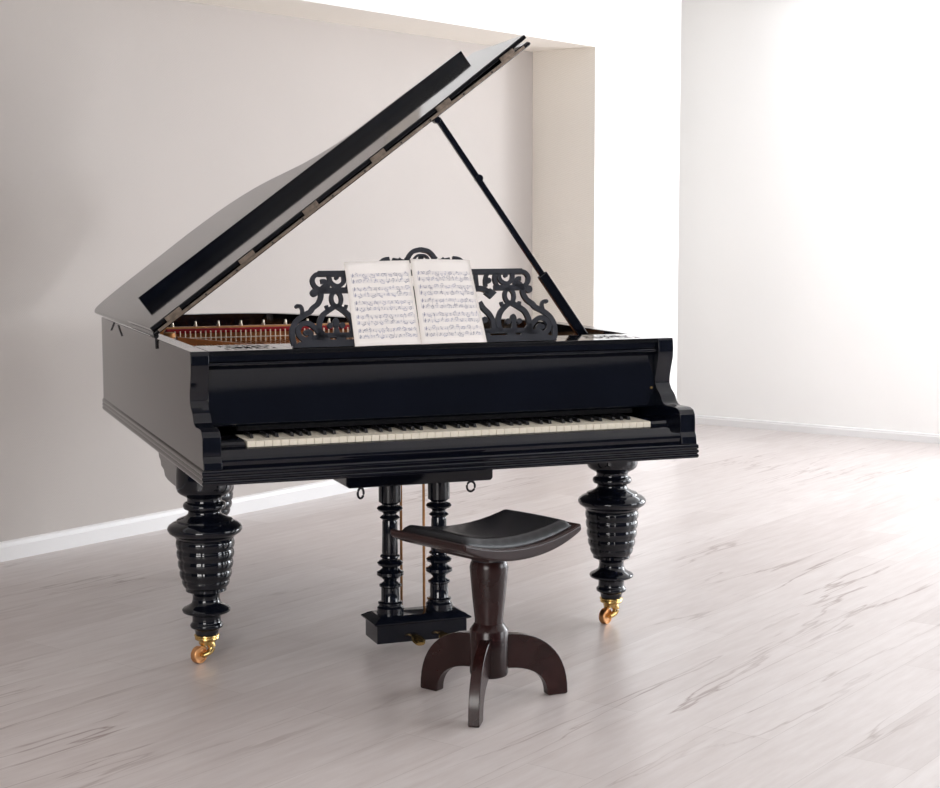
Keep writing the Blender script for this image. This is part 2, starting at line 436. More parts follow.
# keys
K0, KP = -.6136, .0236
wk_me = None; n_w = 0
for i in range(52):
    x = K0+i*KP
    if wk_me is None:
        b = bm_new(); box(b, .0006, KP-.0006, .0492, .200, .688, .705)
        wk = link('white_key', b, M['ivory'], piano, bevel=.001); wk_me = wk
        wk.location = (x, 0, 0)
    else:
        c = wk_me.copy(); C.objects.link(c); c.parent = piano; c.location = (x, 0, 0)
bk = None
for i in range(51):
    if i % 7 in (0, 2, 3, 5, 6):
        off = {0: .001, 2: -.0018, 3: .0018, 5: -.0022, 6: 0}[i % 7]
        x = K0+(i+1)*KP+off
        if bk is None:
            b = bm_new()
            pr = [(.101, .7055), (.1035, .713), (.108, .7165), (.184, .7165), (.184, .7055)]
            vs = []
            prism(b, pr, -.0050, .0050, lambda a, z, d: (d*(1 if z < .71 else .86), a, z))
            bk = link('black_key', b, M['ebony'], piano, bevel=.001); bk.location = (x, 0, 0)
        else:
            c = bk.copy(); C.objects.link(c); c.parent = piano; c.location = (x, 0, 0)

# ---- inside the case
b = bm_new()
inr = [(v.x, v.y) for v in offset_path([(HW, .45)]+tail_s+[(-HW, .45)], -.046)]
prism(b, inr, .83, .85, lambda a, c, d: (a, c, d)); link('soundboard', b, M['amber'], piano)
# raised gilt frame: flange along the tail, struts and the bar with its bolts
b = bm_new()
fl = [(v.x, v.y) for v in offset_path([(HW, .8)]+tail_s+[(-HW, .8)], -.11)]
fl2 = smooth([(x_, y_) for x_, y_ in fl], 1)
ribbon(b, fl2, .10, .850, .885, lambda a, c, d: (a, c, d))
for xs, ye in ((-.66, 1.80), (-.28, 1.50), (.02, 1.50), (.22, 1.30), (.46, 1.28)):
    box(b, xs-.012, xs+.012, .50, ye, .868, .884)
box(b, -.69, .69, .42, .52, .868, .885)
link('iron_frame', b, M['gold'], piano, bevel=.004)
b = bm_new(); box(b, -.62, .16, 1.52, 1.55, .895, .927); link('gilt_bar', b, M['gold'], piano, bevel=.006)
bolt = None
for k in range(8):
    x = -.548+.083*k
    if bolt is None:
        b = bm_new(); lathe(b, [(.0065, 0), (.0065, .006), (.0045, .008), (.004, .017), (.003, .019)], 0, 0, 14, z0=.9272)
        bolt = link('frame_bolt', b, M['steel'], piano); bolt.location = (x, 1.535, 0)
    else:
        c = bolt.copy(); C.objects.link(c); c.parent = piano; c.location = (x, 1.535, 0)
b = bm_new(); box(b, -.61, .36, 1.30, 1.33, .919, .934); link('damper_felt', b, M['felt'], piano, bevel=.003)
b = bm_new(); box(b, -.61, .36, 1.335, 1.36, .851, .927); link('damper_rail', b, M['amber'], piano, bevel=.003)
b = bm_new(); tube(b, [(-.60, 1.278, .904), (.36, 1.278, .904)], .0022, 6); link('damper_guide', b, M['wire'], piano)
dw = None
for k in range(54):
    x = -.585+.0176*k
    if dw is None:
        b = bm_new(); tube(b, [(0, 1.28, .872), (0, 1.28, .928)], .0022, 6)
        dw = link('damper_wire', b, M['wire'], piano); dw.location = (x, 0, 0)
    else:
        c = dw.copy(); C.objects.link(c); c.parent = piano; c.location = (x, 0, 0)
st = None
for k in range(56):
    x = -.60+.0205*k
    y1 = 1.93 if x < -.0 else max(1.22, 1.86-2.2*x if x < .2 else 1.42-.3*(x-.2))
    b = bm_new(); tube(b, [(x, .50, .889), (x+.02, y1-.12, .887)], .0014 if x < -.2 else .0008, 5)
    link('string', b, M['wheelbrass'] if x < -.2 else M['steel'], piano)
b = bm_new()   # sloping amber board at the bass end and its round post
prism(b, [(-.60, .87), (-.60, .918), (-.25, .875), (-.25, .87)], 1.15, 1.18, lambda a, z, d: (a, d, z)); link('bass_board', b, M['amber'], piano, bevel=.003)
b = bm_new(); lathe(b, [(.017, .85), (.017, .91), (.014, .915), (.020, .918), (.020, .93), (.012, .934)], -.625, 1.16, 18); link('bass_post', b, M['gold'], piano)
b = bm_new(); lathe(b, [(.05, .885), (.055, .90), (.05, .918), (.03, .935), (.008, .941)], -.62, 1.66, 24); link('bass_cap', b, M['white_paint'], piano)
# tuning pins at the front
tp = None
for k in range(60):
    x = .42+.0045*(k % 60); y = .46+.018*(k % 3)
    if tp is None:
        b = bm_new(); tube(b, [(0, 0, .886), (0, 0, .925)], .0022, 6); tp = link('tuning_pin', b, M['steel'], piano); tp.location = (x, y, 0)
    else:
        c = tp.copy(); C.objects.link(c); c.parent = piano; c.location = (x, y, 0)

# music shelf: solid middle, pierced ledge at each end
def shelf_end(x0, x1, sgn, name):
    b = bm_new(); y0, y1 = .163, .375; z0, z1 = ZT-.012, ZT
    ox0, ox1, oy0, oy1 = x0+.06, x1-.035, .200, .350
    box(b, x0, ox0, y0, y1, z0, z1); box(b, ox1, x1, y0, y1, z0, z1)
    box(b, ox0, ox1, y0, oy0, z0, z1); box(b, ox0, ox1, oy1, y1, z0, z1)
    cx, cy = (ox0+ox1)/2, (oy0+oy1)/2; wx, wy = (ox1-ox0)/2, (oy1-oy0)/2
    fn = lambda a, c, t: (cx+a*wx, cy+c*wy, z0 if t == 0 else z1-.0002)
    for sx in (-1, 1):
        for sy in (-1, 1):
            pts = smooth([(0, 0), (.25*sx, .55*sy), (.6*sx, .75*sy), (.85*sx, .45*sy), (.62*sx, .22*sy), (.42*sx, .42*sy)], 4)
            ribbon(b, pts, .2, 0, 1, fn)
            ribbon(b, smooth([(.6*sx, .75*sy), (.8*sx, .9*sy), (1.02*sx, 1.02*sy)], 3), .16, 0, 1, fn)
            ribbon(b, smooth([(.0, 1.0*sy), (.12*sx, .7*sy), (.0, .3*sy)], 3), .13, 0, 1, fn)
    disc(b, (0, 0), .2, 0, 1, fn, ry=.4)
    disc(b, (.95, 0), .12, 0, 1, fn, ry=.3); disc(b, (-.95, 0), .12, 0, 1, fn, ry=.3)
    return link(name, b, M['lacquer_lid'], piano, ang=25)
shelf_end(-.692, -.452, -1, 'pierced_ledge')
shelf_end(.425, .692, 1, 'pierced_ledge')
b = bm_new(); box(b, -.4515, .4245, .163, .375, ZT-.012, ZT); link('music_shelf', b, M['lacquer_lid'], piano, bevel=.0015)

# ---- fretwork music desk
A14 = math.radians(14)
DX = -.0455
def dk(a, c, t):
    """desk plane: a across, c up the desk, t towards the player"""
    return (DX+a, .179+c*math.sin(A14)-t*math.cos(A14), ZT+.0005+c*math.cos(A14)+t*math.sin(A14))
b = bm_new()
def V2(l): return [Vector(p) for p in l]
def rb(pts, w, sm=4, mirror=True):
    """stroke given in desk coordinates right of the middle (already relative to the middle)"""
    for s in ((1, -1) if mirror else (1,)):
        p = [(s*x, y) for x, y in pts]
        p = smooth(p, sm) if sm else V2(p)
        ribbon(b, p, w*1.14, -.006, .006, dk)
def dd(c, r, ry=None):
    for s in (1, -1): disc(b, (s*c[0], c[1]), r, -.006, .006, dk, ry=ry)
def sh(l): return [(x+.020, y) for x, y in l]
prism(b, [(-.405, 0), (.405, 0), (.400, .010), (.372, .020), (-.372, .020), (-.400, .010)], -.009, .009, dk)
rb([(0, .034), (.332, .034)], .012, 0)
for x in (.262, .335, .18, .06): rb([(x-.014, .024), (x+.014, .024)], .02, 0)
rb([(0, .213), (.315, .213)], .0145, 0)
rb(sh([(.290, .213), (.304, .209), (.313, .196), (.310, .180), (.298, .169), (.281, .166), (.269, .177), (.277, .190), (.289, .190)]), .0115)
rb(sh([(.200, .164), (.295, .164)]), .014, 0)
rb([(0, .164), (.150, .163), (.188, .160), (.204, .146)], .014)
dd((.331, .158), .0115)
prism(b, [(.206-.02, .147), (.206, .131), (.206+.021, .149), (.206, .163)], -.006, .006, dk)
prism(b, [(-(.206-.02), .147), (-.206, .131), (-(.206+.021), .149), (-.206, .163)], -.006, .006, dk)
rb(sh([(.219, .208), (.222, .187), (.241, .176), (.259, .187), (.264, .208)]), .011)
dd((.261, .201), .006)
rb(sh([(.292, .168), (.281, .178), (.270, .176)]), .009)
ring = [(.267+.0145*math.cos(2*PI*k/16), .139+.021*math.sin(2*PI*k/16)) for k in range(17)]
rb(ring, .0105, 2)
rb(sh([(.248, .118), (.232, .108), (.214, .090), (.205, .068), (.205, .048), (.212, .032)]), .0135)
rb(sh([(.252, .118), (.272, .106), (.291, .092), (.301, .070), (.303, .050), (.298, .032)]), .0135)
rb(sh([(.219, .121), (.221, .113), (.229, .103)]), .008)
rb(sh([(.278, .121), (.276, .112), (.272, .103)]), .008)
dd((.273, .069), .0095, .015); dd((.255, .062), .0085); dd((.291, .062), .0085)
prism(b, [(.262, .030), (.284, .030), (.277, .060), (.269, .060)], -.006, .006, dk)
prism(b, [(-.262, .030), (-.284, .030), (-.277, .060), (-.269, .060)], -.006, .006, dk)
rb(sh([(.292, .164), (.292, .146), (.302, .126), (.318, .114), (.327, .103), (.345, .094), (.368, .077), (.382, .053), (.383, .026), (.379, .008)]), .0135)
rb(sh([(.352, .092), (.349, .107), (.353, .119), (.363, .121)]), .0085)
dd((.384, .120), .006)
rb(sh([(.298, .020), (.305, .042), (.317, .058), (.336, .070), (.354, .067), (.366, .050), (.361, .032), (.345, .023), (.331, .030), (.331, .043), (.341, .048)]), .0125)
dd((.363, .043), .008)
prism(b, [(.29, .018), (.345, .018), (.332, .036), (.318, .055)], -.006, .006, dk)
prism(b, [(-.29, .018), (-.345, .018), (-.332, .036), (-.318, .055)], -.006, .006, dk)
rb(sh([(.150, .122), (.160, .104), (.178, .084), (.188, .060), (.188, .032)]), .0135)
dd((.182, .068), .0095)
rb(sh([(.184, .210), (.175, .190), (.174, .168)]), .010); rb(sh([(.209, .210), (.204, .190), (.211, .170)]), .010)
dd((.204, .186), .009)
rb([(.166, .208), (.166, .165)], .010, 0)
# middle of the desk, mostly behind the sheets
rb([(.13, .16), (.12, .13), (.10, .10), (.08, .07), (.075, .035)], .014); rb([(.12, .035), (.13, .06), (.11, .08)], .012)
rb([(.03, .035), (.035, .08), (.02, .12), (.03, .16)], .014); rb([(.06, .16), (.075, .185), (.06, .21)], .010)
rb([(.0, .035), (.0, .21)], .012, 0)
rb([(.148, .214), (.135, .232), (.118, .250), (.098, .254)], .012)
rb([(.06, .214), (.075, .235), (.062, .254)], .012); rb([(0, .246), (.05, .248), (.088, .254)], .006)
rb([(.046, .252), (.040, .258), (.034, .267), (.022, .277), (0, .282)], .0115)
rb([(.022, .250), (.018, .259), (.010, .264), (0, .265)], .006)
dd((0.0, .258), .007)
link('music_desk', b, M['lacquer_matt'], piano, ang=30)

# ---- lid
TH = math.radians(36.63); HU, HZ, HY = -.763, .957, .62
U = Vector((math.cos(TH), 0, math.sin(TH))); NN = Vector((-math.sin(TH), 0, math.cos(TH)))
def ld(u, y, n): return Vector((HU, 0, HZ))+U*u+NN*n+Vector((0, y, 0))
lid_out = [(0, HY), (1.525, HY)] + [(v.x+.763, v.y) for v in offset_path([(HW, .8)]+tail_s+[(-HW, .8)], .020)][1:-1]
lid_out[2:] = [(u_, y_) for u_, y_ in lid_out[2:]]
b = bm_new()
def inset(poly, d):
    n = len(poly); out = []
    for i in range(n):
        p = Vector(poly[i]); t1 = (p-Vector(poly[i-1])).normalized(); t2 = (Vector(poly[(i+1) % n])-p).normalized()
        n1 = Vector((-t1.y, t1.x)); n2 = Vector((-t2.y, t2.x)); m_ = (n1+n2)
        m_ = m_.normalized() if m_.length > 1e-6 else n1
        out.append(p+m_*d/max(.5, m_.dot(n1)))
    return out
def layered(bm, poly, levels):
    rings = []
    for d, n in levels:
        q = inset(poly, d)
        if d: q = [Vector((a.x, max(a.y, HY) if i < 2 else a.y)) for i, a in enumerate(q)]
        rings.append([bm.verts.new(ld(a.x, a.y, n)) for a in q])
    m_ = len(poly)
    bm.faces.new(rings[0][::-1]); bm.faces.new(rings[-1])
    for k in range(len(rings)-1):
        for i in range(m_): bm.faces.new((rings[k][i], rings[k][(i+1) % m_], rings[k+1][(i+1) % m_], rings[k+1][i]))
layered(b, lid_out, [(.004, 0), (.0005, .003), (0, .006), (0, .009), (.003, .0125), (.006, .0145)])
lid = link('lid', b, M['lacquer_lid'], piano, ang=25)
lf = empty  # (kept simple: the folded flap is its own part)
b = bm_new(); FW = .46
vs = []
prism(b, [(0.004, HY), (1.15, HY), (1.525, HY), (1.515, HY+FW), (0.004, HY+FW)], .0165, .031, lambda u, y, n: ld(u, y, n+(.008*max(0, u-1.1)/.4 if y < HY+.01 else 0)))
flap = link('lid_flap', b, M['lacquer_lid'], piano, bevel=.003)
b = bm_new(); prism(b, [(.076, HY+FW-.022), (1.474, HY+FW-.022), (1.474, HY+FW-.002), (.076, HY+FW-.002)], .0312, .067, lambda u, y, n: ld(u, y, n-.003*u/1.4))
link('flap_lip', b, M['lacquer'], flap, bevel=.001)
# long hinge strip on the fold edge, with six hinge plates
b = bm_new(); prism(b, [(.02, .0035), (1.50, .0035), (1.50, .0125), (.02, .0125)], HY-.0008, HY-.0035, lambda u, n, y: ld(u, y, n))
link('hinge_strip', b, M['hinge'], lid)
hp = 0
for u_ in (.085, .369, .621, .894, 1.165, 1.435):
    b = bm_new(); prism(b, [(u_-.028, .0135), (u_+.028, .0135), (u_+.028, .028), (u_-.028, .028)], HY-.0005, HY-.0045, lambda u, n, y: ld(u, y, n))
    for du in (-.022, 0, .022):
        disc(b, (u_+du, .022), .0035, HY-.0045, HY-.0065, lambda u, n, y: ld(u, y, n), n=8)
    o = link('hinge_plate', b, M['hinge'], lid)
for u_ in (.20, .32, .46, .58, .70, .83, .98, 1.10, 1.24, 1.36):
    b = bm_new(); disc(b, (u_, .008), .003, HY-.0034, HY-.0055, lambda u, n, y: ld(u, y, n), n=8); link('screw', b, M['iron'], lid)
# hinge straps on the spine
b = bm_new()
for dy in (-.012, .014): tube(b, [(-.7465, .70+dy, .953), (-.7465, .70+dy*.4, .915)], .0018, 6)
tube(b, [(-.752, .66, .957), (-.752, .74, .957)], .008, 8)
link('lid_hinge', b, M['iron'], piano)
b = bm_new()
tube(b, [(-.7455, 1.60, .945), (-.7455, 1.68, .912)], .0016, 6); tube(b, [(-.7455, 1.50, .940), (-.7455, 1.42, .908)], .0016, 6)
link('lid_hinge', b, M['iron'], piano)
b = bm_new(); tube(b, [(-.757, .66, .9575), (-.757, 1.10, .9575)], .0035, 8); link('hinge_pin', b, M['iron'], piano)

# ---- lid prop
P0, P1 = Vector((.655, .612, .912)), Vector((.148, .640, 1.626))
def bar(bm, a, c, w, d):
    t = (c-a).normalized(); s = t.cross(Vector((0, 1, 0))).normalized(); y = Vector((0, 1, 0))
    q = [bm.verts.new(p+s*i*w/2+y*j*d/2) for p in (a, c) for i, j in ((-1,-1),(1,-1),(1,1),(-1,1))]
    bm.faces.new(q[3::-1]); bm.faces.new(q[4:])
    for k in range(4): bm.faces.new((q[k], q[(k+1) % 4], q[4+(k+1) % 4], q[4+k]))
b = bm_new(); PM = P0.lerp(P1, .285)
bar(b, P0, PM+(P1-P0)*.02, .034, .020); link('lid_prop_base', b, M['lacquer'], piano, bevel=.004)
b = bm_new(); side = (P1-P0).normalized().cross(Vector((0, 1, 0)))
bar(b, PM-(P1-P0)*.01, P1, .0185, .014)
q = P0.lerp(P1, .735); tube(b, [q-side*.004+Vector((0, -.008, 0)), q-side*.004+Vector((0, .012, 0))], .013, 12)
tube(b, [P1+Vector((-.004, -.012, -.004)), P1+Vector((-.004, .012, -.004))], .012, 12)
link('lid_prop', b, M['lacquer'], piano, bevel=.002)
b = bm_new(); box(b, .60, .665, .598, .632, .905, .912); tube(b, [(.632, .596, .918), (.632, .628, .918)], .007, 10); link('prop_bracket', b, M['iron'], piano)

# ---- legs
leg_prof = [(.074, .598), (.080, .590), (.083, .560), (.083, .530), (.082, .522), (.079, .513), (.072, .506), (.064, .502), (.058, .498), (.052, .495), (.050, .488), (.052, .482), (.060, .478), (.063, .473), (.063, .467), (.060, .461), (.052, .458),
            (.048, .454), (.048, .447), (.053, .441), (.064, .435), (.078, .430), (.082, .428), (.084, .423), (.096, .418), (.106, .411), (.110, .404), (.110, .398), (.105, .390), (.096, .384), (.092, .382), (.088, .377), (.0855, .373)]
zb = [.372, .341, .310, .279, .249]
rb_ = [.0855, .0845, .082, .078, .0725]
for k in range(5):
    z0 = zb[k]; z1 = zb[k+1] if k < 4 else .222
    r0 = rb_[k]; r1 = rb_[k+1] if k < 4 else .062
    for t in (.04, .15, .35, .6, .82, .96):
        bul = math.sin(PI*min(1, max(0, t)))**.5*.0065
        leg_prof.append((r0+(r1-r0)*t-.005+bul, z0+(z1-z0)*t))
leg_prof += [(.060, .215), (.050, .210), (.043, .206), (.040, .200), (.040, .190), (.043, .178), (.050, .172), (.060, .167), (.068, .163), (.0715, .158), (.070, .152), (.062, .147), (.050, .144), (.044, .141), (.042, .134), (.042, .122),
             (.044, .118), (.048, .114), (.049, .109), (.047, .104), (.041, .101), (.036, .095), (.034, .086), (.033, .081)]
leg_prof = [(r, z) for r, z in leg_prof]
def legmod(r, z, a):
    if .218 < z < .373:          # carved blocks in the rings of the barrel
        q = (a*8/(2*PI)) % 1
        g = max(0, 1-abs(q-.5)/.07)
        return r*(1-.03*g)
    return r
def make_leg(x, y, ang, name='leg'):
    b = bm_new(); lathe(b, leg_prof, x, y, 80, legmod)
    leg = link('leg', b, M['lacquer'], piano, ang=40)
    b = bm_new(); lathe(b, [(.033, .083), (.037, .081), (.038, .078), (.034, .075), (.036, .072), (.036, .068), (.030, .064), (.022, .062)], x, y, 28)
    link('caster_collar', b, M['brass'], leg, ang=40)
    d = Vector((math.cos(ang), math.sin(ang), 0)); ax = Vector((-d.y, d.x, 0)); o_ = Vector((x, y, 0))
    wc = o_+d*.033+Vector((0, 0, .0255))
    b = bm_new()
    lathe(b, [(.026, .064), (.024, .052), (.014, .050)], x, y, 20)
    for s in (-1, 1):
        pts = smooth([tuple(o_+d*0.004+ax*s*.014+Vector((0, 0, .058))), tuple(o_+d*-.004+ax*s*.0165+Vector((0, 0, .044))), tuple(o_+d*.008+ax*s*.0165+Vector((0, 0, .030))), tuple(wc+ax*s*.0155)], 5)
        tube(b, pts, [.012, .0122, .0122, .012, .0118, .0115, .011, .0105, .010, .0096, .0092, .0088, .0084, .008, .0078, .0076][:len(pts)], 10)
    tube(b, [wc-ax*.020, wc+ax*.020], .0045, 10)
    link('caster_fork', b, M['brass'], leg, ang=40)
    b = bm_new()
    R = Matrix.Translation(wc) @ ax.to_track_quat('Z', 'Y').to_matrix().to_4x4()
    lathe(b, [(.006, -.0085), (.018, -.0085), (.0195, -.0105), (.024, -.0105), (.0255, -.008), (.0255, .008), (.024, .0105), (.0195, .0105), (.018, .0085), (.006, .0085)], 0, 0, 36, mtx=R)
    link('caster_wheel', b, M['wheelbrass'], leg, ang=30)
    return leg
CA = math.radians(212)
make_leg(-.661, .426, CA); make_leg(.667, .426, CA); make_leg(-.408, 1.60, CA)
# stepped blocks between the case and the front legs
for s in (-1, 1):
    b = bm_new()
    prism(b, [(.47, .5975), (.775, .5975), (.765, .570), (.74, .564), (.73, .548), (.68, .542), (.665, .525), (.61, .520), (.47, .520)], s*.735, s*.62, lambda a, z, d: (d, a, z))
    link('leg_block', b, M['case'], piano, bevel=.002)
b = bm_new(); box(b, -.50, -.31, 1.50, 1.70, .53, .5975); link('leg_block', b, M['lacquer_matt'], piano, bevel=.003)

# ---- pedal lyre
lyre_prof = [(.034, .545), (.034, .455), (.030, .452), (.024, .448), (.024, .444), (.036, .440), (.040, .434), (.036, .428), (.026, .424), (.021, .419), (.021, .414), (.027, .410), (.031, .406), (.027, .402), (.022, .398),
             (.0235, .392), (.025, .30), (.024, .293), (.030, .289), (.031, .285), (.025, .281), (.024, .277), (.033, .273), (.040, .267), (.037, .260), (.028, .256), (.024, .250), (.031, .244), (.041, .238), (.041, .229), (.031, .222), (.022, .215), (.020, .209),
             (.027, .203), (.034, .199), (.034, .194), (.028, .190), (.0285, .150), (.030, .147), (.038, .144), (.038, .140), (.034, .137), (.036, .133), (.041, .128), (.041, .108)]
lyre = None
LY = .372
b = bm_new(); prism(b, [(-.250, .512), (.202, .512), (.208, .520), (.208, .597), (-.260, .597), (-.260, .520)], .31, .47, lambda a, z, d: (a, d, z))
lyre = link('pedal_lyre', b, M['lacquer'], piano, bevel=.003)
for x in (-.105, .053):
    b = bm_new(); lathe(b, lyre_prof, x, LY, 36); link('lyre_column', b, M['lacquer'], lyre, ang=40)
b = bm_new()
box(b, -.166, .122, .312, .436, .030, .086)
layers = [(.086, .004), (.090, .012), (.094, .012), (.098, .004), (.104, -.004), (.109, -.016)]
rings = []
for z, e in layers:
    rings.append([b.verts.new((x, y, z)) for x, y in ((-.166-e, .312-e), (.122+e, .312-e), (.122+e, .436+e), (-.166-e, .436+e))])
b.faces.new(rings[0][::-1]); b.faces.new(rings[-1])
for k in range(len(rings)-1):
    for i in range(4): b.faces.new((rings[k][i], rings[k][(i+1) % 4], rings[k+1][(i+1) % 4], rings[k+1][i]))
link('pedal_box', b, M['lacquer'], lyre, bevel=.0015, ang=25)
for x in (-.052, .022):
    b = bm_new(); tube(b, [(x, .425, .108), (x, .425, .515)], .0042, 10); link('pedal_rod', b, M['rodbrass'], lyre)
for x in (-.047, .040):
    b = bm_new()
    for k in range(1): pass
    pts = [(x, .40, .044), (x, .32, .046), (x, .295, .046), (x, .272, .040), (x, .258, .034)]
    rings = []
    for (px, py, pz), w, h in zip(pts, (.010, .010, .016, .021, .014), (.006, .006, .007, .007, .005)):
        rings.append([b.verts.new((px+w*math.cos(2*PI*k/14), py, pz+h*math.sin(2*PI*k/14))) for k in range(14)])
    for k in range(len(rings)-1):
        for i in range(14): b.faces.new((rings[k][i], rings[k][(i+1) % 14], rings[k+1][(i+1) % 14], rings[k+1][i]))
    b.faces.new(rings[0][::-1]); b.faces.new(rings[-1])
    link('pedal', b, M['brass'], lyre, ang=50)
for x, tw in ((-.209, .6), (.143, .15)):
    b = bm_new(); c0 = Vector((x, .33, .493)); r_ = .014
    tube(b, [c0+Vector((r_*math.cos(t)*math.cos(tw), r_*math.cos(t)*math.sin(tw), r_*1.1*math.sin(t))) for t in [2*PI*k/20 for k in range(20)]], .0036, 8, closed=True)
    tube(b, [c0+Vector((0, 0, .013)), c0+Vector((0, 0, .022))], .0032, 8)
    link('ring_bolt', b, M['iron'], lyre)

# ------------------------------------------------------------------ open sheet music on the desk
sheet = empty('sheet_music', (DX, .18, ZT), 'open booklet of printed sheet music leaning against the fretwork music desk', 'sheet music')
def page(corners, name, seed, bow, edge_left):
    """corners: bl, br, tr, tl in desk coordinates (already absolute x)"""
    rnd = random.Random(seed)
    bl, br, tr, tl = [Vector(c) for c in corners]
    def P(u, v, t=0):
        q = (bl*(1-u)+br*u)*(1-v)+(tl*(1-u)+tr*u)*v
        tt = .0135+bow*math.sin(PI*u)+.002*math.sin(3*v+u*2)+t
        x, y, z = dk(q.x-DX, q.y, tt+.0005*(1-v))
        return Vector((x, y, z))
    b = bm_new(); NU, NV = 14, 16
    F = [[b.verts.new(P(i/NU, j/NV)) for i in range(NU+1)] for j in range(NV+1)]
    Bk = [[b.verts.new(P(i/NU, j/NV, -.0012)) for i in range(NU+1)] for j in range(NV+1)]
    for j in range(NV):
        for i in range(NU):
            b.faces.new((F[j][i], F[j][i+1], F[j+1][i+1], F[j+1][i])); b.faces.new((Bk[j][i], Bk[j+1][i], Bk[j+1][i+1], Bk[j][i+1]))
    def rim(a, c):
        for k in range(len(a)-1): b.faces.new((a[k], a[k+1], c[k+1], c[k])).material_index = 2
    rim(F[0], Bk[0]); rim(F[-1], Bk[-1]); rim([r[0] for r in F], [r[0] for r in Bk]); rim([r[-1] for r in F], [r[-1] for r in Bk])
    W = (br-bl).length; Hh = (tl-bl).length
    def mark(u0, v0, u1, v1, th, lift=.0004, steps=1):
        """thin printed stroke from (u0,v0) to (u1,v1), thickness th metres"""
        d = Vector(((u1-u0)*W, (v1-v0)*Hh)); d.normalize(); nx, ny = -d.y*th/2/W, d.x*th/2/Hh
        prev = None
        for k in range(steps+1):
            t = k/steps; u, v = u0+(u1-u0)*t, v0+(v1-v0)*t
            cur = (b.verts.new(P(u+nx, v+ny, lift)), b.verts.new(P(u-nx, v-ny, lift)))
            if prev: b.faces.new((prev[0], prev[1], cur[1], cur[0])).material_index = 1
            prev = cur
    L0, L1 = .075, .955
    for sy in range(5):
        for hh in range(2):
            vc = .835-sy*.164-hh*.072
            for k in range(5): mark(L0, vc+(k-2)*.0085, L1, vc+(k-2)*.0085, .00035, steps=10)
            # clef
            mark(L0+.02, vc-.020, L0+.028, vc+.026, .0022); mark(L0+.012, vc-.004, L0+.04, vc+.004, .0028)
            x = L0+.07
            while x < L1-.03:
                grp = rnd.choice((1, 2, 3, 4)); st = rnd.uniform(.015, .024); up = rnd.random() < .5
                ys = [vc+rnd.uniform(-.018, .018) for _ in range(grp)]
                xs = [x+st*k for k in range(grp)]
                xs = [q for q in xs if q < L1-.01]
                sd = .020 if up else -.020
                for q, y_ in zip(xs, ys):
                    mark(q-.006, y_-.0015, q+.006, y_+.0015, .0021)
                    mark(q+.005, y_, q+.005, y_+sd, .0006)
                if len(xs) > 1: mark(xs[0]+.005, ys[0]+sd, xs[-1]+.005, ys[len(xs)-1]+sd, .0015)
                x += st*grp+rnd.uniform(.012, .03)
        v0, v1 = .835-sy*.164+.018, .835-sy*.164-.072-.018
        for k in range(6): u_ = L0+(L1-L0)*k/5; mark(u_, v0, u_, v1, .0006)
    # aged ragged margins
    bmesh.ops.recalc_face_normals(b, faces=[f for f in b.faces if f.material_index == 0])
    me = bpy.data.meshes.new(name); b.to_mesh(me); b.free()
    for k in (M['paper'], M['ink'], M['edge']): me.materials.append(k)
    for p in me.polygons: p.use_smooth = p.material_index == 0
    me.transform(Matrix.Translation(-sheet.location))
    o = bpy.data.objects.new(name, me); C.objects.link(o); o.parent = sheet
    return o
page([(-.271, -.0025), (-.0715, -.0015), (-.0860, .248), (-.284, .243)], 'left_page', 3, .004, True)
page([(-.0705, -.0015), (.132, -.0015), (.101, .247), (-.083, .251)], 'right_page', 5, .0045, False)

# ------------------------------------------------------------------ piano stool
SX, SY = -.027, -.262
stool = empty('piano_stool', (SX, SY, 0), 'dark mahogany piano stool with black leather saddle seat in front of the keyboard', 'stool')
b = bm_new()
lathe(b, [(.030, .400), (.046, .3945), (.050, .386), (.0525, .374), (.050, .345), (.045, .290), (.0385, .232), (.0385, .222)], SX, SY, 48)
link('column', b, M['stool'], stool, ang=40)
b = bm_new(); lathe(b, [(.030, .416), (.042, .411), (.046, .402), (.0475, .394)], SX, SY, 40); link('iron_ring', b, M['iron'], stool)
b = bm_new()
lathe(b, [(.038, .222), (.041, .219), (.050, .206), (.0525, .202), (.0525, .085), (.050, .078), (.046, .076)], SX, SY, 48)
link('collar', b, M['stool'], stool, ang=40)
for a in (3, 121, 239):
    ar = math.radians(a); d = Vector((math.cos(ar), math.sin(ar), 0)); s = Vector((-d.y, d.x, 0))
    outer = []; inner_ = []
    R1, H1 = .233, .186
    for k in range(15):
        t = PI/2*k/14
        e = 2/2.35
        outer.append((.035+(R1-.035)*math.sin(t)**e, H1*math.cos(t)**e))
    outer[-1] = (R1, .004); outer.append((R1-.004, 0))
    R2, H2 = .172, .092
    for k in range(13):
        t = PI/2*(1-k/12)
        inner_.append((.035+(R2-.035)*math.sin(t)**.9, .0+H2*math.cos(t)**.8))
    inner_[0] = (R2, .004); inner_ = [(R2+.004, 0)]+inner_
    b = bm_new()
    prism(b, outer+inner_, -.0148, .0148, lambda r, z, t: tuple(Vector((SX, SY, 0))+d*r+s*t+Vector((0, 0, z))))
    link('foot', b, M['stool'], stool, bevel=.0025, ang=30)
